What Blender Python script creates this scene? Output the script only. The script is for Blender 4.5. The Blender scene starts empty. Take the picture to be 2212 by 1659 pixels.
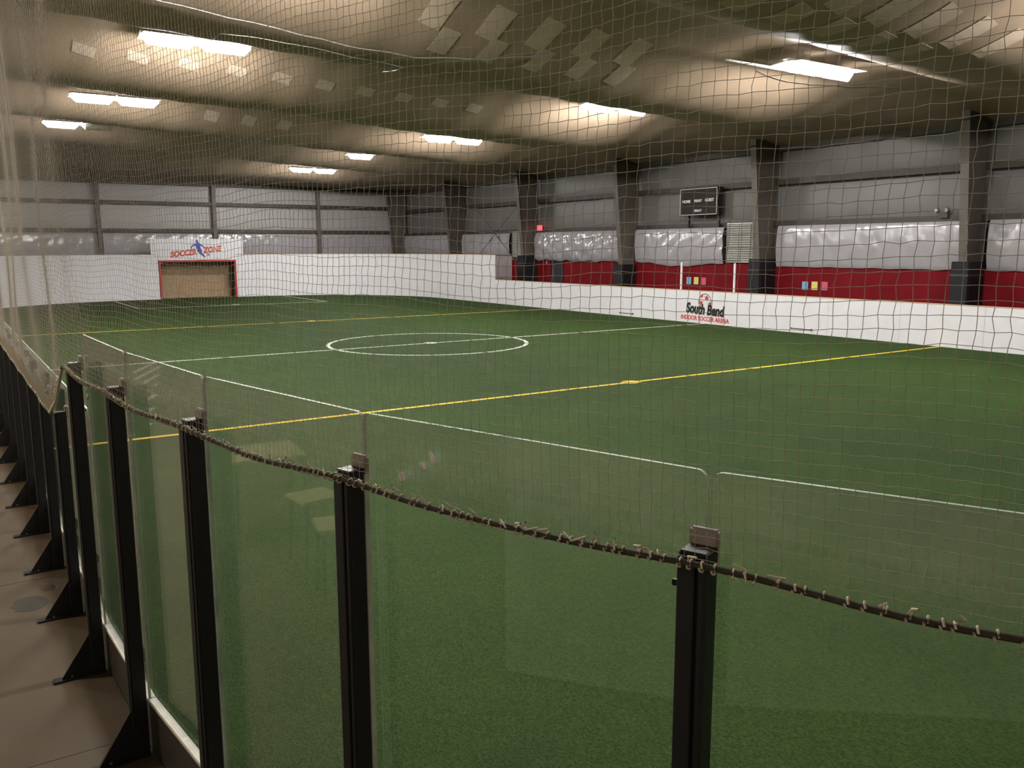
import bpy, bmesh, math, random
import numpy as np
from mathutils import Matrix, Vector

random.seed(7)
rng = np.random.default_rng(7)
scene = bpy.context.scene
COL = scene.collection

# ------------------------------------------------------------------ camera
EYE = 2.8
FPX = 1856.0
pitch = math.atan(295 / FPX); yaw = math.radians(33.4); roll = math.radians(-0.15)
fw = Vector((math.sin(yaw) * math.cos(pitch), math.cos(yaw) * math.cos(pitch), -math.sin(pitch)))
rt = Vector((math.cos(yaw), -math.sin(yaw), 0.0))
up = rt.cross(fw)
rt, up = (math.cos(roll) * rt + math.sin(roll) * up), (-math.sin(roll) * rt + math.cos(roll) * up)
cam_data = bpy.data.cameras.new('camera')
cam_data.sensor_width = 36.0
cam_data.lens = FPX * 36.0 / 2212.0
cam_data.clip_start = 0.05
cam_data.clip_end = 300
cam = bpy.data.objects.new('camera', cam_data)
m = Matrix.Identity(4)
for i in range(3):
    m[i][0] = rt[i]; m[i][1] = up[i]; m[i][2] = -fw[i]
m[0][3], m[1][3], m[2][3] = 0.0, 0.0, EYE
cam.matrix_world = m
COL.objects.link(cam)
scene.camera = cam

# ------------------------------------------------------------------ world, exposure
world = bpy.data.worlds.new('world'); scene.world = world
world.use_nodes = True
bgn = world.node_tree.nodes['Background']
bgn.inputs[0].default_value = (0.01, 0.01, 0.01, 1); bgn.inputs[1].default_value = 1.0
scene.view_settings.view_transform = 'Standard'
scene.view_settings.look = 'None'
scene.view_settings.gamma = 1.0
scene.view_settings.use_curve_mapping = False
scene.view_settings.exposure = -0.04
LAMP = 300.0          # radiance of the field lamps
LOBBY = 270.0         # radiance of the lamps over the spectators' side

# ------------------------------------------------------------------ materials
MATS = {}
def mat(name, col, rough=0.6, metal=0.0, spec=0.5, var=0.0, vscale=3.0, bump=0.0, bscale=40.0, col2=None, detail=4.0, coat=0.0, emit=None, estr=0.0, stretch=None):
    if name in MATS: return MATS[name]
    m = bpy.data.materials.new(name); m.use_nodes = True
    nt = m.node_tree; b = nt.nodes['Principled BSDF']
    b.inputs['Base Color'].default_value = (*col, 1)
    b.inputs['Roughness'].default_value = rough
    b.inputs['Metallic'].default_value = metal
    b.inputs['Specular IOR Level'].default_value = spec
    b.inputs['Coat Weight'].default_value = coat
    if emit:
        b.inputs['Emission Color'].default_value = (*emit, 1)
        b.inputs['Emission Strength'].default_value = estr
    tc = None
    if var or bump:
        tc = nt.nodes.new('ShaderNodeNewGeometry')
        mp = nt.nodes.new('ShaderNodeMapping')
        if stretch: mp.inputs['Scale'].default_value = stretch
        nt.links.new(tc.outputs['Position'], mp.inputs['Vector'])
    if var:
        n = nt.nodes.new('ShaderNodeTexNoise'); n.inputs['Scale'].default_value = vscale; n.inputs['Detail'].default_value = detail
        nt.links.new(mp.outputs['Vector'], n.inputs['Vector'])
        r = nt.nodes.new('ShaderNodeMapRange'); r.inputs[1].default_value = 0.3; r.inputs[2].default_value = 0.7
        nt.links.new(n.outputs['Fac'], r.inputs[0])
        mx = nt.nodes.new('ShaderNodeMix'); mx.data_type = 'RGBA'
        c2 = col2 if col2 else tuple(c * (1 - var) for c in col)
        mx.inputs[6].default_value = (*c2, 1); mx.inputs[7].default_value = (*col, 1)
        nt.links.new(r.outputs[0], mx.inputs[0]); nt.links.new(mx.outputs[2], b.inputs['Base Color'])
    if bump:
        n2 = nt.nodes.new('ShaderNodeTexNoise'); n2.inputs['Scale'].default_value = bscale; n2.inputs['Detail'].default_value = 5
        nt.links.new(mp.outputs['Vector'], n2.inputs['Vector'])
        bp = nt.nodes.new('ShaderNodeBump'); bp.inputs['Strength'].default_value = bump; bp.inputs['Distance'].default_value = 0.02
        nt.links.new(n2.outputs['Fac'], bp.inputs['Height']); nt.links.new(bp.outputs['Normal'], b.inputs['Normal'])
    MATS[name] = m
    return m

def turf_material():
    m = bpy.data.materials.new('turf'); m.use_nodes = True
    nt = m.node_tree; b = nt.nodes['Principled BSDF']
    b.inputs['Roughness'].default_value = 0.85; b.inputs['Specular IOR Level'].default_value = 0.08
    g = nt.nodes.new('ShaderNodeNewGeometry')
    def noise(scale, detail, st=(1, 1, 1)):
        mp = nt.nodes.new('ShaderNodeMapping'); mp.inputs['Scale'].default_value = st
        nt.links.new(g.outputs['Position'], mp.inputs['Vector'])
        n = nt.nodes.new('ShaderNodeTexNoise'); n.inputs['Scale'].default_value = scale; n.inputs['Detail'].default_value = detail
        nt.links.new(mp.outputs['Vector'], n.inputs['Vector']); return n.outputs['Fac']
    def rng_(f, a, b_):
        r = nt.nodes.new('ShaderNodeMapRange'); r.inputs[1].default_value = a; r.inputs[2].default_value = b_
        nt.links.new(f, r.inputs[0]); return r.outputs[0]
    def mix(fac, a, b_, blend='MIX'):
        mx = nt.nodes.new('ShaderNodeMix'); mx.data_type = 'RGBA'; mx.blend_type = blend
        if isinstance(fac, float): mx.inputs[0].default_value = fac
        else: nt.links.new(fac, mx.inputs[0])
        for k, v in ((6, a), (7, b_)):
            if isinstance(v, tuple): mx.inputs[k].default_value = (*v, 1)
            else: nt.links.new(v, mx.inputs[k])
        return mx.outputs[2]
    blades = rng_(noise(110, 5, (1, 0.5, 1)), 0.36, 0.66)
    big = rng_(noise(0.5, 4), 0.35, 0.65)
    mid = rng_(noise(9, 4), 0.3, 0.7)
    c = mix(blades, (0.010, 0.023, 0.0035), (0.042, 0.078, 0.0145))
    c = mix(mix(mid, (0.30, 0.30, 0.30), (0.0, 0.0, 0.0)), c, (0.018, 0.042, 0.008))
    c2 = mix(big, (0.86, 0.92, 0.86), (1.12, 1.08, 1.1))
    c = mix(1.0, c, c2, 'MULTIPLY')
    nt.links.new(c, b.inputs['Base Color'])
    bp = nt.nodes.new('ShaderNodeBump'); bp.inputs['Strength'].default_value = 0.35; bp.inputs['Distance'].default_value = 0.008
    nt.links.new(blades, bp.inputs['Height']); nt.links.new(bp.outputs['Normal'], b.inputs['Normal'])
    return m

def glass_material(name, haze, tint, z_haze, haze_gain):
    m = bpy.data.materials.new(name); m.use_nodes = True
    nt = m.node_tree; nt.nodes.remove(nt.nodes['Principled BSDF']); out = nt.nodes['Material Output']
    tr = nt.nodes.new('ShaderNodeBsdfTransparent'); tr.inputs[0].default_value = (*tint, 1)
    gl = nt.nodes.new('ShaderNodeBsdfGlossy'); gl.inputs['Roughness'].default_value = 0.02; gl.inputs[0].default_value = (0.9, 0.9, 0.9, 1)
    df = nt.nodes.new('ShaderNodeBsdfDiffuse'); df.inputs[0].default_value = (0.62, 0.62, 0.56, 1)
    geo = nt.nodes.new('ShaderNodeNewGeometry')
    n = nt.nodes.new('ShaderNodeTexNoise'); n.inputs['Scale'].default_value = 5; n.inputs['Detail'].default_value = 6
    nt.links.new(geo.outputs['Position'], n.inputs['Vector'])
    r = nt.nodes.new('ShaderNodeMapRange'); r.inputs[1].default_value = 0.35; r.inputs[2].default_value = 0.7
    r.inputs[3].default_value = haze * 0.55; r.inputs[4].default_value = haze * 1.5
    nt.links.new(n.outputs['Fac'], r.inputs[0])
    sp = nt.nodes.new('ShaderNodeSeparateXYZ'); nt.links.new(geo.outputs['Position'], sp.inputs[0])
    zr = nt.nodes.new('ShaderNodeMapRange'); zr.inputs[1].default_value = z_haze - 0.01; zr.inputs[2].default_value = z_haze + 0.03; zr.inputs[3].default_value = 1.0; zr.inputs[4].default_value = haze_gain  # haze grows stronger above this height on the pane
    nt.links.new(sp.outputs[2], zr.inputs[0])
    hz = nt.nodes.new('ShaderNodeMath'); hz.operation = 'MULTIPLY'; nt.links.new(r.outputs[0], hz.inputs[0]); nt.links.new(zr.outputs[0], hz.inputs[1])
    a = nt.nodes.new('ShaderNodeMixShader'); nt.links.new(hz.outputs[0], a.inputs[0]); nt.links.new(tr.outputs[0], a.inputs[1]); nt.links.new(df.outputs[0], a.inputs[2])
    lw = nt.nodes.new('ShaderNodeLayerWeight')
    pw = nt.nodes.new('ShaderNodeMath'); pw.operation = 'POWER'; nt.links.new(lw.outputs['Facing'], pw.inputs[0]); pw.inputs[1].default_value = 5.0
    fr = nt.nodes.new('ShaderNodeMath'); fr.operation = 'MULTIPLY_ADD'; nt.links.new(pw.outputs[0], fr.inputs[0]); fr.inputs[1].default_value = 0.96; fr.inputs[2].default_value = 0.04
    b = nt.nodes.new('ShaderNodeMixShader'); nt.links.new(fr.outputs[0], b.inputs[0]); nt.links.new(a.outputs[0], b.inputs[1]); nt.links.new(gl.outputs[0], b.inputs[2])
    nt.links.new(b.outputs[0], out.inputs[0])
    return m

M_turf = turf_material()
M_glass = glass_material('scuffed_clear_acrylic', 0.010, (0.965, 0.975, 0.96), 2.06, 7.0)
M_glass_low = glass_material('hazier_clear_acrylic', 0.016, (0.95, 0.96, 0.94), 2.06, 7.0)
M_rim = mat('acrylic_edge', (0.50, 0.56, 0.47), 0.5, spec=0.3, var=0.35, vscale=9)
M_concrete = mat('concrete', (0.088, 0.062, 0.037), 0.7, var=0.3, vscale=1.3, bump=0.15, bscale=60, detail=8)
M_black = mat('black_painted_steel', (0.012, 0.012, 0.014), 0.42, spec=0.4, var=0.3, vscale=25, bump=0.05)
M_kick = mat('dark_kick_board', (0.045, 0.04, 0.037), 0.5, var=0.3, vscale=6)
M_white_strip = mat('white_channel', (0.72, 0.70, 0.62), 0.45, var=0.25, vscale=14)
M_cap = mat('dusty_brown_tape', (0.36, 0.31, 0.28), 0.65, var=0.4, vscale=30)
M_board = mat('white_dasher_board', (0.70, 0.70, 0.71), 0.32, spec=0.4, var=0.06, vscale=2.5, bump=0.02, bscale=3)
M_seam = mat('board_seam', (0.45, 0.45, 0.47), 0.6)
M_boardcap = mat('tan_board_cap', (0.62, 0.40, 0.22), 0.5)
M_red_wall = mat('red_painted_wall', (0.16, 0.004, 0.008), 0.7, spec=0.12, var=0.22, vscale=1.8, bump=0.06, bscale=12)
M_insul_dim = mat('dimmed_white_insulation', (0.14, 0.136, 0.126), 0.5, var=0.10, vscale=1.2, bump=0.12, bscale=2.0)  # white facing darkened in colour to offset the lamps' strong side light
M_insul_far = mat('far_insulation_facing', (0.33, 0.32, 0.31), 0.5, var=0.08, vscale=1.2, bump=0.12, bscale=2.0)  # same white facing, darkened less so the far wall renders brighter
M_ceil = mat('vinyl_ceiling_facing', (0.335, 0.250, 0.172), 0.6, spec=0.3, var=0.14, vscale=0.7, bump=0.05, bscale=1.6)
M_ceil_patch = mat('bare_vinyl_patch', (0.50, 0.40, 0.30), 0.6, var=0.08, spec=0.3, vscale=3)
M_steel = mat('grey_primer_steel', (0.115, 0.10, 0.085), 0.55, spec=0.4, var=0.25, vscale=4)
M_girt = mat('brown_grey_girt', (0.045, 0.038, 0.029), 0.6, var=0.25, vscale=5)
M_pad = mat('black_vinyl_pad', (0.009, 0.009, 0.011), 0.6, spec=0.25)
M_plastic = mat('white_poly_sheeting', (0.35, 0.34, 0.35), 0.22, spec=0.7, var=0.12, vscale=2.5)
M_net = mat('tan_twine', (0.31, 0.275, 0.22), 0.9, spec=0.1)
M_rope = mat('dark_hem_rope', (0.055, 0.042, 0.032), 0.85, var=0.4, vscale=40)
M_tie = mat('pale_lashing_twine', (0.55, 0.50, 0.38), 0.85)
M_line_w = mat('white_turf_line', (0.52, 0.55, 0.48), 0.8, var=0.2, vscale=20)
M_line_y = mat('yellow_turf_line', (0.74, 0.50, 0.03), 0.8, var=0.2, vscale=20)
M_goal_red = mat('red_goal_paint', (0.45, 0.012, 0.012), 0.4, var=0.3, vscale=6)
M_goal_back = mat('brown_goal_backing', (0.36, 0.25, 0.14), 0.85, var=0.35, vscale=7, bump=0.3, bscale=20)
M_goal_dark = mat('dark_goal_side', (0.045, 0.03, 0.028), 0.85)
M_logo_red = mat('red_print', (0.55, 0.035, 0.012), 0.45)
M_logo_blue = mat('blue_print', (0.018, 0.045, 0.30), 0.45)
M_logo_black = mat('black_print', (0.008, 0.008, 0.008), 0.45)
M_logo_grey = mat('grey_print', (0.30, 0.31, 0.33), 0.5)
M_sign_white = mat('white_print', (0.72, 0.71, 0.70), 0.5)
M_score = mat('scoreboard_face', (0.016, 0.013, 0.012), 0.65, spec=0.2)
M_housing = mat('white_enamel', (0.75, 0.74, 0.70), 0.35)
M_lamp = mat('lit_lamp_lens', (0.9, 0.9, 0.9), 0.4, emit=(1.0, 0.965, 0.95), estr=LAMP)
M_lobby = mat('lit_lobby_lens', (0.9, 0.9, 0.9), 0.4, emit=(1.0, 0.84, 0.62), estr=LOBBY)
M_fill = mat('added_fill_lens', (0.9, 0.9, 0.9), 0.4, emit=(1.0, 0.84, 0.62), estr=LOBBY * 0.15)  # unseen fill lens, added to brighten the net near the camera
M_unlit = mat('unlit_lamp_lens', (0.55, 0.54, 0.50), 0.3)
M_exit = mat('lit_red_sign', (0.5, 0.02, 0.03), 0.4, emit=(1.0, 0.10, 0.14), estr=1.5)
M_galv = mat('galvanised_steel', (0.36, 0.36, 0.33), 0.4, metal=0.6, var=0.2, vscale=10)
M_louvre = mat('grey_green_slat', (0.40, 0.41, 0.36), 0.4, var=0.2, vscale=8)
M_mauve = mat('mauve_wall_paint', (0.34, 0.29, 0.29), 0.6, var=0.15, vscale=2)
M_paper_b = mat('blue_paper', (0.16, 0.42, 0.56), 0.8)
M_paper_y = mat('yellow_paper', (0.62, 0.62, 0.16), 0.8)
M_paper_p = mat('pink_paper', (0.52, 0.10, 0.15), 0.8)
M_door = mat('black_door', (0.014, 0.015, 0.02), 0.5)
M_lobby_wall = mat('cream_lobby_wall', (0.62, 0.56, 0.46), 0.7, var=0.08, vscale=2)
M_wood = mat('pale_table_top', (0.60, 0.48, 0.30), 0.4, var=0.2, vscale=4, stretch=(1, 8, 1))
M_alu = mat('aluminium_plank', (0.62, 0.61, 0.57), 0.35, metal=0.3)

# ------------------------------------------------------------------ mesh helpers
def new_obj(name, me, parent=None, mats=()):
    for mm in mats: me.materials.append(mm)
    o = bpy.data.objects.new(name, me); COL.objects.link(o)
    if parent is not None: o.parent = parent
    return o
def tag(o, label=None, cat=None, group=None, kind=None):
    if label: o['label'] = label
    if cat: o['category'] = cat
    if group: o['group'] = group
    if kind: o['kind'] = kind
    return o
def empty(name, label=None, cat=None, group=None, kind=None, loc=(0, 0, 0), rz=0.0):
    o = bpy.data.objects.new(name, None); COL.objects.link(o)
    o.empty_display_size = 0.1; o.location = loc; o.rotation_euler = (0, 0, rz)
    return tag(o, label, cat, group, kind)
def mesh_from_bm(bm, name, smooth=False):
    me = bpy.data.meshes.new(name); bm.normal_update(); bm.to_mesh(me); bm.free()
    if smooth: me.polygons.foreach_set('use_smooth', [True] * len(me.polygons))
    return me
def bm_box(bm, x0, x1, y0, y1, z0, z1, M=None, mi=0):
    vs = [bm.verts.new((x, y, z)) for x in (x0, x1) for y in (y0, y1) for z in (z0, z1)]
    if M is not None:
        for v in vs: v.co = M @ v.co
    for f in ((0, 1, 3, 2), (4, 6, 7, 5), (0, 4, 5, 1), (2, 3, 7, 6), (0, 2, 6, 4), (1, 5, 7, 3)):
        bm.faces.new([vs[i] for i in f]).material_index = mi
    return vs
def box(name, x0, x1, y0, y1, z0, z1, material, parent=None, bevel=0.0, M=None):
    bm = bmesh.new(); bm_box(bm, min(x0, x1), max(x0, x1), min(y0, y1), max(y0, y1), min(z0, z1), max(z0, z1), M)
    if bevel: bmesh.ops.bevel(bm, geom=bm.edges[:], offset=bevel, segments=1, affect='EDGES')
    bmesh.ops.recalc_face_normals(bm, faces=bm.faces[:])
    return new_obj(name, mesh_from_bm(bm, name), parent, [material])
def bm_prism(bm, pts, h0, h1, M=None, mi=0):
    """polygon pts (2D) in local xy extruded from z=h0 to z=h1, placed by M"""
    a = [bm.verts.new((p[0], p[1], h0)) for p in pts]; b = [bm.verts.new((p[0], p[1], h1)) for p in pts]
    if M is not None:
        for v in a + b: v.co = M @ v.co
    n = len(pts)
    fs = [bm.faces.new(list(reversed(a))), bm.faces.new(b)]
    for i in range(n): fs.append(bm.faces.new((a[i], a[(i + 1) % n], b[(i + 1) % n], b[i])))
    for f in fs: f.material_index = mi
def prism(name, pts, h0, h1, material, parent=None, M=None, tri=True):
    bm = bmesh.new(); bm_prism(bm, pts, h0, h1, M)
    bmesh.ops.recalc_face_normals(bm, faces=bm.faces[:])
    if tri: bmesh.ops.triangulate(bm, faces=[f for f in bm.faces if len(f.verts) > 4])
    return new_obj(name, mesh_from_bm(bm, name), parent, [material])
def tubes_np(paths, r, sides=4):
    """many polylines -> verts, faces (numpy), round-ish tubes"""
    V = []; F = []; off = 0
    ang = np.arange(sides) * 2 * np.pi / sides + np.pi / 4
    for P in paths:
        P = np.asarray(P, float); n = len(P)
        T = np.gradient(P, axis=0); T /= np.linalg.norm(T, axis=1)[:, None] + 1e-12
        ref = np.where(np.abs(T[:, 2:3]) > 0.9, np.array([[1.0, 0, 0]]), np.array([[0, 0, 1.0]]))
        A = np.cross(T, ref); A /= np.linalg.norm(A, axis=1)[:, None] + 1e-12
        B = np.cross(T, A)
        ring = P[:, None, :] + r * (np.cos(ang)[None, :, None] * A[:, None, :] + np.sin(ang)[None, :, None] * B[:, None, :])
        V.append(ring.reshape(-1, 3))
        i = np.arange(n - 1)[:, None]; j = np.arange(sides)[None, :]; jn = (j + 1) % sides
        q = np.stack([i * sides + j, i * sides + jn, (i + 1) * sides + jn, (i + 1) * sides + j], -1).reshape(-1, 4) + off
        F.append(q); off += n * sides
    return np.concatenate(V), np.concatenate(F)
def mesh_np(name, V, F, smooth=False):
    me = bpy.data.meshes.new(name)
    me.vertices.add(len(V)); me.vertices.foreach_set('co', np.ascontiguousarray(V, dtype=np.float32).ravel())
    k = F.shape[1]
    me.loops.add(F.size); me.loops.foreach_set('vertex_index', np.ascontiguousarray(F, dtype=np.int32).ravel())
    me.polygons.add(len(F)); me.polygons.foreach_set('loop_start', np.arange(0, F.size, k, dtype=np.int32))
    me.polygons.foreach_set('loop_total', np.full(len(F), k, dtype=np.int32))
    me.polygons.foreach_set('use_smooth', np.full(len(F), bool(smooth)))
    me.update(calc_edges=True); me.validate()
    return me
def tube(name, paths, r, material, parent=None, sides=6, smooth=True):
    V, F = tubes_np(paths, r, sides)
    return new_obj(name, mesh_np(name, V, F, smooth), parent, [material])
def grid_mesh(name, fn, us, vs, smooth=True):
    U, W = np.meshgrid(us, vs, indexing='ij')
    P = fn(U, W); V = np.stack(P, -1).reshape(-1, 3)
    a, b = U.shape; i = np.arange(a - 1)[:, None]; j = np.arange(b - 1)[None, :]
    F = np.stack([i * b + j, (i + 1) * b + j, (i + 1) * b + j + 1, i * b + j + 1], -1).reshape(-1, 4)
    return mesh_np(name, V, F, smooth)
def text_mesh(s, size, extrude=0.004, offset=0.0, shear=0.0, space=1.0, align='CENTER'):
    cu = bpy.data.curves.new('txt', 'FONT'); cu.body = s; cu.size = size; cu.extrude = extrude; cu.offset = offset
    cu.shear = shear; cu.space_character = space; cu.align_x = align; cu.align_y = 'CENTER'; cu.resolution_u = 3
    o = bpy.data.objects.new('txt', cu); COL.objects.link(o)
    bpy.context.view_layer.update()
    me = bpy.data.meshes.new_from_object(o.evaluated_get(bpy.context.evaluated_depsgraph_get()))
    bpy.data.objects.remove(o); bpy.data.curves.remove(cu); me.materials.clear()
    return me
def text(name, s, size, M, material, parent, sx=1.0, rot=0.0, **kw):
    me = text_mesh(s, size, **kw)
    me.transform(M @ Matrix.Rotation(rot, 4, 'Z') @ Matrix.Diagonal((sx, 1, 1, 1)))
    return new_obj(name, me, parent, [material])
def frame_right(x, y, z):   # a plane that faces -X (seen from the field): local x -> -Y, local y -> Z, local z -> -X
    return Matrix(((0, 0, -1, x), (-1, 0, 0, y), (0, 1, 0, z), (0, 0, 0, 1)))
def frame_far(x, y, z):     # a plane that faces -Y: local x -> X, local y -> Z, local z -> -Y
    return Matrix(((1, 0, 0, x), (0, 0, -1, y), (0, 1, 0, z), (0, 0, 0, 1)))
ORD = ['first', 'second', 'third', 'fourth', 'fifth', 'sixth', 'seventh', 'eighth', 'ninth', 'tenth', 'eleventh', 'twelfth']

# ------------------------------------------------------------------ fence geometry (used by turf, fence and net)
TALL = [(2.57, -0.69), (1.95, 0.32), (1.447, 1.393), (1.056, 2.565), (0.825, 3.71), (0.700, 4.83), (0.648, 6.02)]   # from the right to the step
LOW = [(0.650 - 0.004 * k, 7.12 + 1.165 * k) for k in range(9)]
Z_TALL, Z_LOW = 2.09, 1.60
Z_GL_T, Z_GL_L = 2.267, 1.78
Z_KICK = 0.30

# ------------------------------------------------------------------ setting: floors
XR, YF = 23.25, 50.45          # inner faces of right boards and far boards
RC = 8.0
def arc(cx, cy, r, a0, a1, n):
    return [(cx + r * math.cos(a0 + (a1 - a0) * i / n), cy + r * math.sin(a0 + (a1 - a0) * i / n)) for i in range(n + 1)]
XL = 0.60
turf_pts = [(XR, -7.5)] + arc(XR - RC, YF - RC, RC, 0, math.pi / 2, 16) + arc(XL + RC, YF - RC, RC, math.pi / 2, math.pi, 16) \
    + [(p[0] + 0.06, p[1]) for p in reversed(LOW)] + [(p[0] + 0.06, p[1]) for p in reversed(TALL)] + [(3.4, -1.6), (4.4, -2.6), (5.6, -3.7), (7.2, -4.9), (9.0, -5.6), (9.0, -7.5)]
bm = bmesh.new(); bm_box(bm, -9, 26.2, -8, 52.4, -0.2, 0.0)
tag(new_obj('floor', mesh_from_bm(bm, 'floor'), None, [M_concrete]), 'bare brown concrete slab beside the glass fence', None, kind='structure')
tag(prism('floor_turf', turf_pts, 0.001, 0.014, M_turf), 'green artificial turf pitch inside the boards', None, kind='structure')
# saw cuts and a stain in the concrete
for i, y in enumerate((2.0, 5.05, 8.1)):
    tag(box('trim_%d' % (40 + i), -9, 0.6, y, y + 0.008, 0.0, 0.0015, M_girt), kind='structure')

M_stain = mat('oil_stain', (0.035, 0.026, 0.018), 0.6, var=0.3, vscale=8)
for (x, y, a, b, lab) in ((0.36, 7.55, 0.13, 0.17, 'dark round stain on the concrete by the low posts'), (0.52, 7.84, 0.05, 0.08, 'small dark stain on the concrete by the low posts')):
    tag(prism('floor_stain', [(x + a * math.cos(t * math.pi / 9) * (1 + 0.12 * math.sin(3 * t)), y + b * math.sin(t * math.pi / 9)) for t in range(18)], 0.0, 0.001, M_stain), lab, 'stain')

# ------------------------------------------------------------------ pitch markings
ZL0, ZL1 = 0.014, 0.018
def marking(name, polys, material, label, cat='line'):
    bm = bmesh.new()
    for p in polys: bm_prism(bm, p, ZL0, ZL1)
    bmesh.ops.recalc_face_normals(bm, faces=bm.faces[:])
    return tag(new_obj(name, mesh_from_bm(bm, name), None, [material]), label, cat)
def rect(x0, x1, y0, y1): return [(x0, y0), (x1, y0), (x1, y1), (x0, y1)]
def ring_quads(cx, cy, r0, r1, n=72):
    q = []
    for i in range(n):
        a, b = 2 * math.pi * i / n, 2 * math.pi * (i + 1) / n
        q.append([(cx + r0 * math.cos(a), cy + r0 * math.sin(a)), (cx + r1 * math.cos(a), cy + r1 * math.sin(a)), (cx + r1 * math.cos(b), cy + r1 * math.sin(b)), (cx + r0 * math.cos(b), cy + r0 * math.sin(b))])
    return q
def disc(cx, cy, r, n=20): return [(cx + r * math.cos(2 * math.pi * i / n), cy + r * math.sin(2 * math.pi * i / n)) for i in range(n)]
W = 0.055
marking('pitch_line', [rect(0.75, XR - 0.02, 13.42 - W, 13.42 + W)], M_line_y, 'yellow line across the turf nearest the camera')
marking('pitch_line', [rect(0.75, XR - 0.02, 22.42 - W, 22.42 + W)], M_line_w, 'white halfway line across the turf through the circle')
marking('pitch_line', [rect(0.75, XR - 0.02, 31.85 - W, 31.85 + W)], M_line_y, 'yellow line across the turf beyond the centre circle')
marking('centre_circle', ring_quads(11.85, 22.45, 2.85, 2.96), M_line_w, 'white centre circle painted on the turf', 'circle')
for (x, y, mm, lab) in ((11.9, 22.42, M_line_w, 'white kick-off spot in the middle of the circle'), (11.82, 13.42, M_line_y, 'yellow spot on the nearest yellow line'), (11.78, 31.85, M_line_y, 'yellow spot on the far yellow line'), (12.15, 43.35, M_line_w, 'white spot on the front of the goal box')):
    o = marking('pitch_spot', [disc(0, 0, 0.20)], mm, lab, 'spot'); o.location = (x, y, 0.0035)
marking('goal_box_line', [rect(7.55, 7.66, 43.1, YF - 0.75), rect(16.74, 16.85, 43.1, YF - 0.35), rect(7.55, 16.85, 43.1, 43.21)], M_line_w, 'white box painted in front of the red goal', 'line')

# ------------------------------------------------------------------ ceiling
XW, YW = 25.75, 52.0            # inner faces of the right and far walls
def ceil_z(x, y):
    z = 8.02 - 0.0437 * x
    s = np.clip((x - 20.0) / 5.7, 0, 1); z = z - 0.58 * s ** 2.2
    sag = (1.0 - 0.27 * np.clip((y - 28.9) / 8.0, 0, 1)) * np.abs(np.sin(np.pi * (y - 13.75) / 7.54)) ** 1.9 * (1 - np.clip((x - 19.5) / 6.0, 0, 1)); z = z - sag
    t = np.clip((y - 43.5) / 8.5, 0, 1); z = z + (6.42 - z) * t ** 2.0
    z = z + 0.012 * np.sin(2 * np.pi * x / 1.28) * (1 - s) + 0.010 * np.sin(0.9 * x + 1.7 * y) + 0.012 * np.sin(0.37 * y + 2.1 * np.sin(0.5 * x))
    return z
me = grid_mesh('ceiling', lambda U, V: (U, V, ceil_z(U, V)), np.linspace(-9, 26.1, 260), np.linspace(-8, 52.4, 400))
ceiling = tag(new_obj('ceiling', me, None, [M_ceil]), 'sagging beige vinyl-faced roof insulation over the pitch', kind='structure')
sol = ceiling.modifiers.new('thickness', 'SOLIDIFY'); sol.thickness = 0.06; sol.offset = 1.0
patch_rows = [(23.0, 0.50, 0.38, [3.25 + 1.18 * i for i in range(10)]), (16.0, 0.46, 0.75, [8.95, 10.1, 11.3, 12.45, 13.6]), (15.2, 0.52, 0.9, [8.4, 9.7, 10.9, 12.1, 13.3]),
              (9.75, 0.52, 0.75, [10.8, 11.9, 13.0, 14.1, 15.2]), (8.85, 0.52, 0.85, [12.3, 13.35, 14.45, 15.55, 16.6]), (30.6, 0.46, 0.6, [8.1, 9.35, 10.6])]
for (y, w, l, xs) in patch_rows:
    for x in xs:
        def pf(U, V, x=x, y=y, w=w, l=l):
            X = x + (U - 0.5) * w; Y = y + (V - 0.5) * l + 0.1 * U
            return X, Y, ceil_z(X, Y) - 0.007
        me = grid_mesh('insulation_patch', pf, np.linspace(0, 1, 4), np.linspace(0, 1, 6), False)
        o = new_obj('insulation_patch', me, ceiling, [M_ceil_patch]); sd = o.modifiers.new('thickness', 'SOLIDIFY'); sd.thickness = 0.004

# ------------------------------------------------------------------ walls
def quilt(name, axis, a0, a1, z0, z1, pos, sign, material, parent, depth=0.05, seed=0):
    """a pillowed piece of wall insulation; axis 'y' = right wall (faces -X), 'x' = far wall (faces -Y)"""
    n, k = max(6, int((a1 - a0) * 5)), max(6, int((z1 - z0) * 6))
    def fn(U, V):
        s = np.clip(np.minimum(U - a0, a1 - U) / 0.35, 0, 1); t = np.clip(np.minimum(V - z0, z1 - V) / 0.35, 0, 1)
        d = depth * np.sqrt(s * t) + 0.012 * np.sin(3.1 * U + seed) * np.sin(2.3 * V + 2 * seed)
        return (pos + sign * d, U, V) if axis == 'y' else (U, pos + sign * d, V)
    return new_obj(name, grid_mesh(name, fn, np.linspace(a0, a1, n), np.linspace(z0, z1, k)), parent, [material])
COLS_Y = [-1.35, 6.20, 13.75, 21.33, 28.87, 36.42, 43.85, 51.35]
wall_r = tag(box('wall_right', XW, XW + 0.2, -8, 52.4, 0, 7.2, M_insul_dim), 'white insulated wall behind the grey columns', kind='structure')
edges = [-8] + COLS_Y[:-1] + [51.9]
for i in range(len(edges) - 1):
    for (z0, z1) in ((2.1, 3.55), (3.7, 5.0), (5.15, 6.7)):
        quilt('insulation_panel', 'y', edges[i] + 0.02, edges[i + 1] - 0.02, z0, z1, XW, -1, M_insul_dim, wall_r, 0.06, i + z0)
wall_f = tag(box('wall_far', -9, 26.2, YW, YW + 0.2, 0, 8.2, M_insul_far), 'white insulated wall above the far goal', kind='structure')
fx = [-5.0, 1.1, 7.4, 13.55, 19.85, 25.7]
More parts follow.
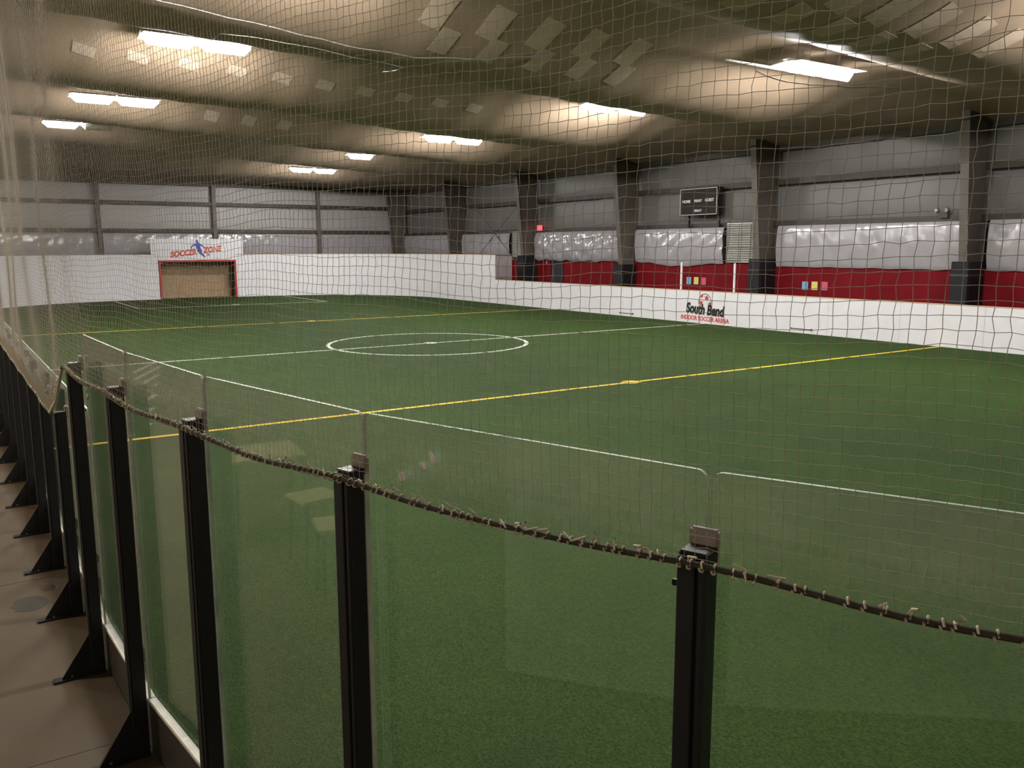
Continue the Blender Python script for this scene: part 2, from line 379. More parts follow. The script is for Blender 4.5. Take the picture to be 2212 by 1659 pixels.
for i in range(len(fx) - 1):
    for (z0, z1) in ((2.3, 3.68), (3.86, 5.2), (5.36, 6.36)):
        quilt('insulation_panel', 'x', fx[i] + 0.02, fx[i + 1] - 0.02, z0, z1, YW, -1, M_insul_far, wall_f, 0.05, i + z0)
tag(box('wall_left', -9.2, -9, -8, 52.4, 0, 8.6, M_lobby_wall), kind='structure')
tag(box('wall_near', -9, 26.2, -8.2, -8, 0, 8.6, M_lobby_wall), kind='structure')
# red lower wall
tag(box('wall_lower', XW - 0.32, XW - 0.02, -8, 38.55, 0, 2.16, M_red_wall), 'red painted lower wall behind the low white boards', kind='structure')
tag(box('wall_mauve', XW - 0.32, XW - 0.02, 38.55, 51.8, 0, 2.40, M_mauve), 'mauve lower wall behind the end of the tall boards', kind='structure')

# girts (horizontal wall rails)
tn = 1
def girt(x0, x1, y0, y1, z, label):
    global tn
    bm = bmesh.new()
    bm_box(bm, x0, x1, y0, y1, z - 0.10, z - 0.085); bm_box(bm, x0, x1, y0, y1, z + 0.085, z + 0.10)
    if x1 - x0 < y1 - y0: bm_box(bm, x0, x0 + 0.015, y0, y1, z - 0.085, z + 0.085)
    else: bm_box(bm, x0, x1, y0, y0 + 0.015, z - 0.085, z + 0.085)
    tag(new_obj('trim_%d' % tn, mesh_from_bm(bm, 'girt'), None, [M_girt]), label, kind='structure'); tn += 1
for z, lab in ((3.62, 'lowest brown steel rail along the right wall'), (5.10, 'middle brown steel rail along the right wall'), (6.28, 'dark steel rail along the top of the right wall')):
    girt(XW - 0.26, XW - 0.05, -7.9, 51.8, z, lab)
for z, lab in ((3.78, 'lowest brown steel rail along the far wall'), (5.30, 'middle brown steel rail along the far wall'), (6.40, 'dark steel rail along the top of the far wall')):
    girt(-8.9, XW - 0.3, YW - 0.28, YW - 0.05, z, lab)

# far wall posts
for i, (x, lab) in enumerate(((1.1, 'grey wall post at the far left behind the net'), (7.38, 'grey wall post left of the far goal'), (13.52, 'grey wall post rising behind the goal banner'), (19.82, 'grey wall post right of the far goal'))):
    t = empty('wall_post', lab, 'post', 'posts of the far wall', loc=(x, YW - 0.33, 0))
    box('flange', -0.10, 0.10, -0.012, 0.0, 0, 6.35, M_steel, t); box('web', -0.006, 0.006, 0, 0.26, 0, 6.35, M_steel, t)
    box('flange', -0.10, 0.10, 0.26, 0.272, 0, 6.35, M_steel, t)

# ------------------------------------------------------------------ tapered columns with pads
col_lab = {6.20: 'tapered grey steel column out past the right of the photo', 13.75: 'tapered grey steel column nearest the camera, at the right edge', 21.33: 'tapered grey steel column just right of the scoreboard',
           28.87: 'tapered grey steel column just left of the scoreboard', 36.42: 'tapered grey steel column with the red lit sign beside it', 43.85: 'tapered grey steel column behind the tall white boards',
           51.35: 'tapered grey steel column in the far corner of the hall'}
pad_lab = {6.20: 'black pad around the column past the photo edge', 13.75: 'black pad around the column nearest the camera', 21.33: 'black pad around the column right of the scoreboard', 28.87: 'black pad around the column left of the scoreboard', 36.42: 'black pad around the column under the red lit sign'}
PAD_TOP = {6.20: 2.36, 13.75: 2.36, 21.33: 2.36, 28.87: 2.06, 36.42: 2.40}
for y in COLS_Y[1:]:
    t = empty('steel_column', col_lab[y], 'column', 'tapered columns along the right wall', loc=(XW - 0.1, y, 0))
    zt = 6.55; bi, ti = -0.72, -1.40      # inner flange, bottom and top, measured from the wall side
    hw = 0.125
    prism('inner_flange', [(bi, 0), (ti, zt), (ti - 0.02, zt), (bi - 0.02, 0)], -hw, hw, M_steel, t, Matrix(((1, 0, 0, 0), (0, 0, 1, 0), (0, 1, 0, 0), (0, 0, 0, 1))))
    prism('web', [(bi, 0), (-0.10, 0), (-0.10, zt), (ti, zt)], -0.006, 0.006, M_steel, t, Matrix(((1, 0, 0, 0), (0, 0, 1, 0), (0, 1, 0, 0), (0, 0, 0, 1))))
    prism('outer_flange', [(-0.10, 0), (-0.085, 0), (-0.085, zt), (-0.10, zt)], -hw, hw, M_steel, t, Matrix(((1, 0, 0, 0), (0, 0, 1, 0), (0, 1, 0, 0), (0, 0, 0, 1))))
    box('haunch_plate', ti - 0.15, -0.085, -hw, hw, zt - 0.26, zt - 0.24, M_steel, t)
    for zz in (2.7, 4.3, 5.7):
        xi = bi + (ti - bi) * zz / zt
        box('stiffener', xi, -0.10, 0.006, hw - 0.02, zz, zz + 0.01, M_steel, t)
    if y in pad_lab:
        pt = PAD_TOP[y]
        p = empty('column_pad', pad_lab[y], 'pad', 'black pads at the foot of the columns', loc=(XW - 0.1, y, 0))
        box('front_pad', -1.12, -1.02, -0.26, 0.26, 0, pt, M_pad, p, 0.02)
        box('side_pad', -1.02, -0.25, -0.26, -0.18, 0, pt, M_pad, p, 0.015)
        box('side_pad', -1.02, -0.25, 0.18, 0.26, 0, pt, M_pad, p, 0.015)
        box('strap', -1.125, -0.24, -0.265, 0.265, pt - 0.42, pt - 0.36, M_kick, p)

# ------------------------------------------------------------------ plastic sheeting
def sheet(name, axis, a0, a1, z0, z1, pos, label, seed, rough=1.0, sag=0.0):
    n, k = int((a1 - a0) * 12), int((z1 - z0) * 16)
    r = np.random.default_rng(seed)
    W_ = [(r.uniform(0.6, 4.2), r.uniform(-3.2, 3.2), r.uniform(0, 6.28), r.uniform(0.006, 0.024)) for _ in range(11)]
    def fn(U, V):
        s = (V - z0) / (z1 - z0)
        d = 0.09 + 0 * U
        for (fa, fb, ph, am) in W_: d = d + rough * am * np.abs(np.sin(fa * U * 1.6 + fb * V * 2.2 + ph)) ** 0.8
        d = d * (0.35 + 0.65 * np.sin(np.clip(s, 0, 1) * np.pi) ** 0.5) + 0.02
        zz = V - (1 - s) * (sag * np.sin(np.pi * (U - a0) / (a1 - a0)) ** 2 + rough * (0.03 * np.sin(2.1 * U + seed) ** 2 + 0.012 * np.sin(7 * U + seed)))
        return (pos - d, U, zz) if axis == 'y' else (U, pos - d, zz)
    me = grid_mesh(name, fn, np.linspace(a0, a1, n), np.linspace(z0, z1, k))
    o = tag(new_obj(name, me, None, [M_plastic]), label, 'plastic sheet', 'white plastic sheets tacked along the walls')
    return o
PX = XW - 0.305
sheet('plastic_sheet', 'y', 6.5, 13.4, 2.12, 3.55, PX, 'white plastic sheet right of the nearest column', 3, 0.8)
sheet('plastic_sheet', 'y', 14.0, 21.0, 2.10, 3.54, PX, 'smooth white plastic sheet between the two nearest columns', 11, 0.5)
sheet('plastic_sheet', 'y', 23.55, 28.6, 2.18, 3.54, PX, 'white plastic sheet sagging onto the red wall under the scoreboard', 5, 0.9, 0.15)
sheet('plastic_sheet', 'y', 29.1, 36.1, 2.20, 3.54, PX, 'badly wrinkled white plastic sheet right of the red lit sign', 8, 1.8, 0.03)
sheet('plastic_sheet', 'y', 38.6, 43.6, 2.38, 3.54, PX, 'pale plastic sheet behind the end of the tall boards', 14, 0.4)
sheet('plastic_sheet', 'y', 44.1, 51.0, 2.42, 3.54, PX, 'pale plastic sheet right of the far corner column', 15, 0.4)
sheet('plastic_sheet', 'x', 1.35, 7.1, 2.35, 3.68, YW - 0.02, 'pale plastic sheet on the far wall left of the banner', 21, 0.5)
sheet('plastic_sheet', 'x', 7.55, 13.35, 2.35, 3.68, YW - 0.02, 'pale plastic sheet on the far wall behind the banner', 22, 0.5)
sheet('plastic_sheet', 'x', 13.7, 19.6, 2.35, 3.68, YW - 0.02, 'creased plastic sheet on the far wall right of the banner', 23, 0.9)
sheet('plastic_sheet', 'x', 20.0, 25.2, 2.35, 3.68, YW - 0.02, 'pale plastic sheet on the far wall in the corner', 24, 0.5)

# ------------------------------------------------------------------ boards
def board_run(name, pts, h, label, cap, wdt=1.22, holes=None):
    """panels of a dasher board along a polyline; inner face on the line, thickness outwards (left-hand side of travel is the field)"""
    t = empty(name, label, 'dasher board')
    P = [Vector((*p, 0)) for p in pts]
    # resample by arclength
    seg = [(P[i + 1] - P[i]).length for i in range(len(P) - 1)]; L = sum(seg)
    n = max(1, round(L / wdt)); outp = []
    for k in range(n + 1):
        d = L * k / n; i = 0
        while i < len(seg) - 1 and d > seg[i]: d -= seg[i]; i += 1
        outp.append(P[i] + (P[i + 1] - P[i]) * min(1.0, d / seg[i]))
    for k in range(n):
        a, b = outp[k], outp[k + 1]; d = (b - a); ln = d.length; d.normalize(); nrm = Vector((d.y, -d.x, 0))
        Mx = Matrix(((d.x, nrm.x, 0, a.x), (d.y, nrm.y, 0, a.y), (0, 0, 1, 0), (0, 0, 0, 1)))
        g = 0.004
        box('panel', g, ln - g, 0.0, 0.045, 0.012, h, M_board, t, 0.004, Mx)
        box('seam_strip', ln - 0.006, ln + 0.006, 0.006, 0.05, 0.012, h - 0.003, M_seam, t, 0, Mx)
        if cap: box('cap_rail', 0, ln, -0.012, 0.06, h, h + 0.022, M_boardcap, t, 0.003, Mx)
    return t
board_run('low_dasher_board', [(XR, 2.4), (XR, 36.8)], 1.195, 'low white dasher boards along the right touchline with tan cap', True, 2.457)
board_run('tall_dasher_board', [(XR, 36.8)] + arc(XR - RC, YF - RC, RC, 0, math.pi / 2, 24) + [(14.25, YF)], 2.43, 'tall white dasher boards curving round the far right corner', True)
board_run('tall_dasher_board', [(10.03, YF)] + arc(XL + RC, YF - RC, RC, math.pi / 2, math.pi, 24) + [(XL, 38.0)], 2.46, 'tall white dasher boards curving round the far left corner', False)
# latches on the low boards
for (y0, y1, z, lab) in ((18.54, 17.72, 0.155, 'thin black gate latch bar low on the boards right of the logo'), (27.18, 26.35, 0.135, 'thin black gate latch bar low on the boards left of the logo')):
    t = empty('gate_latch', lab, 'latch', loc=(XR, (y0 + y1) / 2, z)); h = (y0 - y1) / 2
    box('bar', -0.022, -0.004, -h, h, -0.007, 0.007, M_black, t); box('knob', -0.045, -0.004, -h - 0.03, -h + 0.03, -0.025, 0.025, M_black, t, 0.006)
    box('bracket', -0.015, 0.0, h - 0.04, h, -0.02, 0.02, M_black, t)

# logo on the low boards: ball over the two lines of lettering
logo = empty('board_logo', 'painted club logo with red and white ball on the low boards', 'logo', loc=(0, 0, 0))
LX = XR - 0.003
def onboard(y, z, d=0.0): return frame_right(LX - d, y, z)
text('lettering', 'South Bend', 0.50, onboard(22.42, 0.515, 0.006), M_logo_black, logo, sx=0.80, rot=-0.035, offset=0.017, shear=0.12, extrude=0.003)
text('lettering_outline', 'South Bend', 0.50, onboard(22.42, 0.515, 0.0), M_logo_grey, logo, sx=0.80, rot=-0.035, offset=0.034, shear=0.12, extrude=0.002)
text('lettering', 'INDOOR SOCCER ARENA', 0.225, onboard(22.43, 0.185, 0.002), M_logo_red, logo, sx=0.92, rot=-0.012, offset=0.004, extrude=0.003)
BY, BZ, BR = 22.42, 0.80, 0.315
def arc_ring(r0, r1, a0, a1, n=28):
    o = [(r1 * math.cos(a0 + (a1 - a0) * i / n), r1 * math.sin(a0 + (a1 - a0) * i / n)) for i in range(n + 1)]
    return o + [(r0 * math.cos(a0 + (a1 - a0) * i / n), r0 * math.sin(a0 + (a1 - a0) * i / n)) for i in range(n, -1, -1)]
prism('ball_outline', arc_ring(BR - 0.022, BR, math.radians(-20), math.radians(200)), 0, 0.004, M_logo_black, logo, onboard(BY, BZ))
for (px, py, pr, ph) in ((0.085, 0.155, 0.088, 0.3), (-0.185, -0.03, 0.082, 0.9), (-0.16, 0.225, 0.062, 0.1), (0.235, -0.04, 0.06, 0.5)):
    pts = [(px + pr * math.cos(ph + 2 * math.pi * i / 5), py + pr * math.sin(ph + 2 * math.pi * i / 5)) for i in range(5)]
    prism('ball_patch', pts, 0, 0.005, M_logo_red, logo, onboard(BY, BZ))
for (a, b) in (((-0.11, 0.0), (0.01, 0.09)), ((-0.19, 0.05), (-0.17, 0.17)), ((0.10, 0.07), (0.12, -0.08)), ((0.16, 0.13), (0.23, 0.02)), ((-0.10, 0.22), (0.03, 0.21)), ((-0.11, -0.05), (-0.06, -0.12))):
    d = Vector((b[0] - a[0], b[1] - a[1])); nn = Vector((-d.y, d.x)).normalized() * 0.006
    prism('ball_seam', [(a[0] + nn.x, a[1] + nn.y), (b[0] + nn.x, b[1] + nn.y), (b[0] - nn.x, b[1] - nn.y), (a[0] - nn.x, a[1] - nn.y)], 0, 0.004, M_logo_grey, logo, onboard(BY, BZ))

# ------------------------------------------------------------------ goal and banner
goal = empty('soccer_goal', 'red framed goal with brown backing set into the far boards', 'goal', loc=(12.14, YF, 0))
gw, gh, gd = 2.0, 2.04, 1.15
box('goal_post', -gw - 0.10, -gw, -0.06, 0.06, 0.012, gh, M_goal_red, goal, 0.008); box('goal_post', gw, gw + 0.10, -0.06, 0.06, 0.012, gh, M_goal_red, goal, 0.008)
box('crossbar', -gw - 0.10, gw + 0.10, -0.06, 0.06, gh, gh + 0.10, M_goal_red, goal, 0.008)
box('side_panel', -gw - 0.05, -gw - 0.02, 0.06, gd, 0.0, gh, M_goal_dark, goal); box('side_panel', gw + 0.02, gw + 0.05, 0.06, gd, 0.0, gh, M_goal_dark, goal)
box('roof_panel', -gw, gw, 0.06, gd, gh + 0.02, gh + 0.06, M_goal_dark, goal)
def backfn(U, V):
    s = V / gh
    return (U, gd - 0.06 - 0.22 * (1 - s) ** 1.5 + 0.03 * np.sin(4 * U) * np.sin(3 * V), V + 0.02)
new_obj('back_curtain', grid_mesh('back_curtain', backfn, np.linspace(-gw, gw, 40), np.linspace(0.0, gh - 0.02, 20)), goal, [M_goal_back])
banner = empty('goal_banner', 'white banner with red lettering and blue player above the goal', 'banner', loc=(12.15, YF - 0.03, 0))
box('header_board', -2.12, 2.10, -0.005, 0.02, 2.145, 2.50, M_board, banner)
box('banner_sheet', -2.50, 2.52, -0.012, 0.0, 2.47, 3.32, M_board, banner)
FB = frame_far(12.15, YF - 0.046, 0)
fb = lambda x, z, d=0.0: Matrix.Translation((x - 12.15, -0.016 - d, z)) @ frame_far(0, 0, 0)
text('lettering', 'SOCCER', 0.43, fb(11.36, 2.515), M_logo_red, banner, sx=0.86, rot=0.115, shear=0.28, offset=0.02, extrude=0.003)
text('lettering', 'ZONE', 0.43, fb(12.93, 2.715), M_logo_red, banner, sx=0.82, rot=0.115, shear=0.28, offset=0.02, extrude=0.003)
# white stripes that cut the letters
for (x0, x1, z, w) in ((11.62, 12.05, 2.53, 0.022), (11.62, 12.05, 2.61, 0.022), (12.95, 13.42, 2.70, 0.022), (12.95, 13.42, 2.78, 0.022)):
    prism('letter_stripe', [(x0, z), (x1, z + 0.115 * (x1 - x0)), (x1, z + 0.115 * (x1 - x0) + w), (x0, z + w)], 0, 0.008, M_board, banner, fb(0, 0, 0.0))
PL = [(0.02, 0.98), (0.07, 0.985), (0.115, 0.95), (0.12, 0.89), (0.10, 0.85), (0.16, 0.82), (0.30, 0.72), (0.45, 0.60), (0.50, 0.55), (0.485, 0.52), (0.42, 0.555), (0.27, 0.65), (0.20, 0.67),
      (0.22, 0.56), (0.29, 0.44), (0.32, 0.34), (0.30, 0.27), (0.37, 0.17), (0.46, 0.08), (0.51, 0.03), (0.47, 0.0), (0.40, 0.03), (0.28, 0.13), (0.22, 0.20), (0.16, 0.17), (0.15, 0.22),
      (0.07, 0.36), (0.0, 0.52), (-0.03, 0.64), (-0.10, 0.665), (-0.20, 0.62), (-0.27, 0.52), (-0.30, 0.47), (-0.335, 0.49), (-0.29, 0.60), (-0.22, 0.70), (-0.10, 0.76), (0.0, 0.79), (0.0, 0.84), (-0.02, 0.90), (-0.015, 0.95)]
prism('player_figure', [(12.08 + 0.95 * x, 2.30 + 0.98 * z) for x, z in PL], 0, 0.006, M_logo_blue, banner, fb(0, 0, 0.004))
prism('ball_mark', disc(12.70, 2.44, 0.085, 14), 0, 0.004, M_logo_grey, banner, fb(0, 0, 0.0))
prism('ball_mark', disc(12.73, 2.45, 0.03, 8), 0, 0.006, M_logo_blue, banner, fb(0, 0, 0.001))

# ------------------------------------------------------------------ things on the right wall
sb = empty('scoreboard', 'dark scoreboard with white outline high between two columns', 'scoreboard', loc=(XW - 0.62, 24.77, 0))
SX = XW - 0.62
box('case', 0.0, 0.30, -1.0, 1.0, 4.03, 5.09, M_score, sb, 0.01)
for (y0, y1, z0, z1) in ((-0.99, 0.99, 5.05, 5.07), (-0.99, 0.99, 4.05, 4.07), (-0.99, -0.97, 4.05, 5.07), (0.97, 0.99, 4.05, 5.07)):
    box('outline_strip', -0.006, 0.0, y0, y1, z0, z1, M_sign_white, sb)
FS = lambda dy, z: Matrix.Translation((-0.004, dy, z)) @ frame_right(0, 0, 0)
text('lettering', 'HOME', 0.155, FS(0.64, 4.58), M_sign_white, sb, offset=0.004, extrude=0.002)
text('lettering', '"PERIOD"', 0.135, FS(0.02, 4.59), M_sign_white, sb, sx=0.8, offset=0.003, extrude=0.002)
text('lettering', 'GUEST', 0.155, FS(-0.60, 4.60), M_sign_white, sb, offset=0.004, extrude=0.002)
text('lettering', 'PENALTY', 0.125, FS(0.0, 4.21), M_sign_white, sb, sx=0.75, offset=0.003, extrude=0.002)
for dy in (-0.92, 0.70): (box('bracket', 0.20, 0.28, dy - 0.03, dy + 0.03, 3.55, 4.03, M_black, sb), box('wall_arm', 0.28, 0.37, dy - 0.03, dy + 0.03, 3.58, 3.66, M_black, sb), box('wall_arm', 0.30, 0.37, dy - 0.03, dy + 0.03, 5.0, 5.06, M_black, sb))

ex = empty('lit_sign', 'small red glowing sign on the far side of a column', 'sign', loc=(XW - 0.36, 36.02, 0))
box('sign_box', 0, 0.09, -0.20, 0.16, 3.63, 3.90, M_exit, ex, 0.012)
box('sign_rim', -0.006, 0.0, -0.21, 0.17, 3.62, 3.635, M_housing, ex); box('bracket', 0.09, 0.12, -0.05, 0.05, 3.60, 3.80, M_black, ex)

t = empty('emergency_light', 'two-headed emergency light on the lowest rail beside nearest column', 'emergency light', loc=(XW - 0.30, 14.86, 3.70))
box('battery_box', -0.02, 0.06, -0.12, 0.14, -0.06, 0.08, M_girt, t, 0.008)
for dy in (-0.10, 0.22):
    bm = bmesh.new(); bmesh.ops.create_cone(bm, cap_ends=True, segments=14, radius1=0.085, radius2=0.05, depth=0.10, matrix=Matrix.Translation((-0.05, dy, 0.17)) @ Matrix.Rotation(math.radians(-90), 4, 'Y'))
    new_obj('lamp_head', mesh_from_bm(bm, 'lamp_head'), t, [M_galv])

# louvred vents
def louvre(y0, y1, z0, z1, label, material, n):
    t = empty('louvre_vent', label, 'vent', 'louvred vents on the right wall', loc=(XW - 0.34, (y0 + y1) / 2, 0)); h = (y1 - y0) / 2
    box('back_plate', 0.05, 0.07, -h, h, z0, z1, M_girt, t)
    for k in range(n):
        z = z0 + (z1 - z0) * (k + 0.5) / n; dz = (z1 - z0) / n
        prism('slat', [(-0.02, z - dz * 0.42), (-0.012, z - dz * 0.42), (0.04, z + dz * 0.40), (0.032, z + dz * 0.40)], -h, h, material, t, Matrix(((1, 0, 0, 0), (0, 0, 1, 0), (0, 1, 0, 0), (0, 0, 0, 1))))
    for s in np.linspace(-h, h, 4): box('mullion', -0.03, 0.0, s - 0.012, s + 0.012, z0, z1, M_galv, t)
    box('top_rail', -0.03, 0.05, -h, h, z1, z1 + 0.035, M_sign_white, t)
louvre(21.72, 23.45, 2.20, 3.66, 'grey slatted vent right of the scoreboard beside a column', M_louvre, 17)
louvre(37.0, 38.45, 2.30, 3.60, 'dim slatted vent left of the column with the red sign', M_louvre, 15)

# cross bracing rods
for (a, b, lab) in (((25.24, 43.69, 6.3), (25.24, 37.95, 2.12), 'thin brace rod sloping down to the right behind tall boards'), ((25.19, 36.58, 5.6), (25.19, 41.7, 2.30), 'thin brace rod sloping down to the left behind tall boards')):
    r_ = empty('brace_rod', lab, 'brace rod')
    box('anchor', b[0] - 0.02, XW - 0.32, b[1] - 0.05, b[1] + 0.05, b[2] - 0.06, b[2] + 0.06, M_girt, r_); box('clip', a[0] - 0.02, a[0] + 0.02, *sorted((a[1] - 0.03, 43.73 if a[1] > 40 else 36.54)), a[2] - 0.05, a[2] + 0.05, M_girt, r_)
    tube('rod', [[a, b]], 0.012, M_girt, r_); tube('turnbuckle', [[Vector(a).lerp(Vector(b), 0.7), Vector(a).lerp(Vector(b), 0.74)]], 0.03, M_girt, r_)

# papers on the red wall
RX = XW - 0.32
for (y, z, mm, lab) in ((25.45, 1.445, M_paper_b, 'blue paper on the red wall under the scoreboard'), (25.04, 1.455, M_paper_y, 'yellow paper on the red wall under the scoreboard'), (24.63, 1.445, M_paper_p, 'pink paper on the red wall under the scoreboard'),
                        (19.76, 1.44, M_paper_b, 'blue paper on the red wall right of the padded column'), (19.36, 1.45, M_paper_y, 'yellow paper on the red wall right of the padded column'), (18.95, 1.455, M_paper_p, 'pink paper on the red wall right of the padded column')):
    bm = bmesh.new()
    w, h = 0.125, 0.145
    rows = 4
    va = [[bm.verts.new((RX - 0.004 - 0.006 * (j / rows) ** 2, y + s * w, z + h - 2 * h * j / rows)) for s in (1, -1)] for j in range(rows + 1)]
    vb = [[bm.verts.new((v.co.x + 0.002, v.co.y, v.co.z)) for v in r] for r in va]
    for j in range(rows):
        bm.faces.new((va[j][0], va[j + 1][0], va[j + 1][1], va[j][1])); bm.faces.new((vb[j][0], vb[j][1], vb[j + 1][1], vb[j + 1][0]))
    bmesh.ops.recalc_face_normals(bm, faces=bm.faces[:])
    tag(new_obj('paper_sheet', mesh_from_bm(bm, 'paper_sheet'), None, [mm]), lab, 'paper', 'coloured papers on the red wall')
# white poles behind the boards
for (y, lab) in ((23.92, 'white pole behind the boards under the scoreboard'), (21.28, 'white pole behind the boards next to the padded column')):
    t = empty('white_pole', lab, 'pole', 'white poles behind the low boards', loc=(XR + 0.25, y, 0))
    tube('shaft', [[(0, 0, 0.0), (0, 0, 2.19)]], 0.042, M_sign_white, t, 10); tube('top_cap', [[(0, 0, 2.19), (0, 0, 2.23)]], 0.034, M_sign_white, t, 10)
    box('base_plate', -0.10, 0.10, -0.10, 0.10, 0.0, 0.012, M_galv, t)
# door in the red wall
d = tag(empty('door_1', 'black doorway in the red wall near the red lit sign', None, kind='structure', loc=(RX, 34.48, 0)))
box('door_leaf', -0.02, 0.0, -0.44, 0.44, 0, 2.08, M_door, d); box('frame', -0.05, 0.0, 0.44, 0.50, 0, 2.16, M_pad, d); box('frame', -0.05, 0.0, -0.50, -0.44, 0, 2.16, M_pad, d); box('frame', -0.05, 0.0, -0.5, 0.5, 2.08, 2.16, M_pad, d)
box('edge_strip', -0.028, -0.02, 0.28, 0.30, 0.1, 2.0, M_galv, d)
n1 = text('door_number', '1', 0.34, Matrix.Translation((0, 0, 0)) @ frame_right(RX - 0.004, 35.38, 2.05), M_sign_white, None, extrude=0.002)
tag(n1, 'small white numeral painted on the red wall left of the doorway', 'number')

# ------------------------------------------------------------------ lamps over the pitch
def lens_mesh(L):
    w, h, n = 0.10, 0.20, 12
    pr = [(w * math.cos(math.pi * i / n), -h * math.sin(math.pi * i / n)) for i in range(n + 1)]
    bm = bmesh.new(); xs = (-L / 2, -L / 2 + 0.16, L / 2 - 0.16, L / 2); sc = (0.22, 1, 1, 0.22); rows = []
    for x, s in zip(xs, sc): rows.append([bm.verts.new((x, a * s, b * s)) for a, b in pr])
    for r in range(3):
        for i in range(n): bm.faces.new((rows[r][i], rows[r + 1][i], rows[r + 1][i + 1], rows[r][i + 1]))
    bm.faces.new(rows[0]); bm.faces.new(list(reversed(rows[3])))
    bmesh.ops.recalc_face_normals(bm, faces=bm.faces[:])
    return mesh_from_bm(bm, 'lens')
LENS = lens_mesh(1.20); LENS.materials.append(M_lamp)
LENS_OFF = lens_mesh(1.20); LENS_OFF.materials.append(M_unlit)
def housing_mesh(L):
    bm = bmesh.new()
    pr = [(-0.42, -0.02), (-0.10, 0.075), (0.10, 0.075), (0.42, -0.02), (0.10, 0.0), (-0.10, 0.0)]  # unseen wide wings, shaped to keep lamp light off the ceiling above
    bm_prism(bm, pr, -L / 2, L / 2, Matrix(((0, 0, 1, 0), (1, 0, 0, 0), (0, 1, 0, 0), (0, 0, 0, 1))))
    bmesh.ops.recalc_face_normals(bm, faces=bm.faces[:]); return mesh_from_bm(bm, 'housing')
HOUS = housing_mesh(1.18); HOUS.materials.append(M_housing)
def lamp(x, y, z, on, label):
    t = empty('ceiling_light', label, 'ceiling light', 'fluorescent lights over the pitch', loc=(x, y, z))
    for s, lit in ((-1, on[0]), (1, on[1])):
        if lit is None: continue
        h = new_obj('housing', HOUS, t); h.location = (s * 0.62, 0, 0)
        l = new_obj('lens', LENS if lit else LENS_OFF, t); l.location = (s * 0.62, 0, -0.005)
    zc = float(ceil_z(np.float64(x), np.float64(y))) - z
    for s in (-1, 1):
        tube('hanger', [[(s * 0.62, 0, 0.07), (s * 0.62, 0, zc)]], 0.006, M_galv, t, 4)
    return t
lamp(5.34, 21.1, 7.46, (1, 1), 'lit twin fluorescent light nearest in the left row')
lamp(4.78, 28.6, 7.21, (1, 1), 'lit twin fluorescent light second in the left row')
lamp(4.77, 36.15, 7.35, (1, 0), 'half-lit fluorescent light farthest in the left row')
lamp(17.5, 13.5, 6.91, (1, 1), 'big lit twin fluorescent light nearest in the right row')
lamp(17.8, 21.1, 7.06, (1, 1), 'lit twin fluorescent light second in the right row')
lamp(16.3, 28.6, 6.81, (1, 1), 'lit twin fluorescent light third in the right row')
lamp(16.5, 36.15, 6.85, (1, None), 'small single lit fluorescent light fourth in the right row')
lamp(16.5, 43.6, 6.82, (1, 1), 'lit twin fluorescent light farthest in the right row')
lamp(5.2, 13.5, 7.45, (1, 1), 'lit twin fluorescent light just above the top of the photo')
lamp(5.2, 5.95, 7.45, (1, 1), 'added twin fluorescent light high over the camera side of the pitch')  # unseen lamp carrying on the row, added to brighten the near turf
lamp(17.3, 5.95, 6.90, (1, 1), 'added twin fluorescent light past the right of the photo')  # out of view, added to light the near side of the field

# conduits and wires under the ceiling
def cz(x, y, d): return float(ceil_z(np.float64(x), np.float64(y))) - d
def conduit(name, xy, r, label, d=0.05, mm=M_galv):
    pts = []
    for i in range(len(xy) - 1):
        for k in range(6):
            s = k / 6; x = xy[i][0] + (xy[i + 1][0] - xy[i][0]) * s; y = xy[i][1] + (xy[i + 1][1] - xy[i][1]) * s; pts.append((x, y, cz(x, y, d)))
    pts.append((xy[-1][0], xy[-1][1], cz(*xy[-1], d)))
    return tag(tube(name, [pts], r, mm, None, 6), label, 'conduit')
conduit('conduit', [(2.2, 16.2), (4.3, 16.5), (7.05, 16.7), (8.6, 16.65), (10.1, 16.25), (11.5, 15.7)], 0.014, 'long pale conduit crossing the ceiling past the nearest left light')
conduit('conduit', [(4.75, 18.3), (4.8, 17.2), (6.2, 17.05), (8.6, 17.2), (8.5, 18.0)], 0.010, 'thin pale conduit bending over to the nearest left light')
conduit('conduit', [(6.3, 28.3), (7.6, 28.4), (10.9, 28.6)], 0.012, 'pale conduit running right from the second left light')
conduit('conduit', [(17.0, 14.9), (18.2, 15.0), (20.5, 14.6), (22.5, 13.8)], 0.008, 'thin wire swooping under the ceiling by the big right light')
o = tag(box('strut_rail', 14.9, 18.9, 13.95, 14.03, 6.86, 6.90, M_housing), 'pale strut rail hanging behind the big right light', 'rail')
o.rotation_euler = (0, 0, 0)

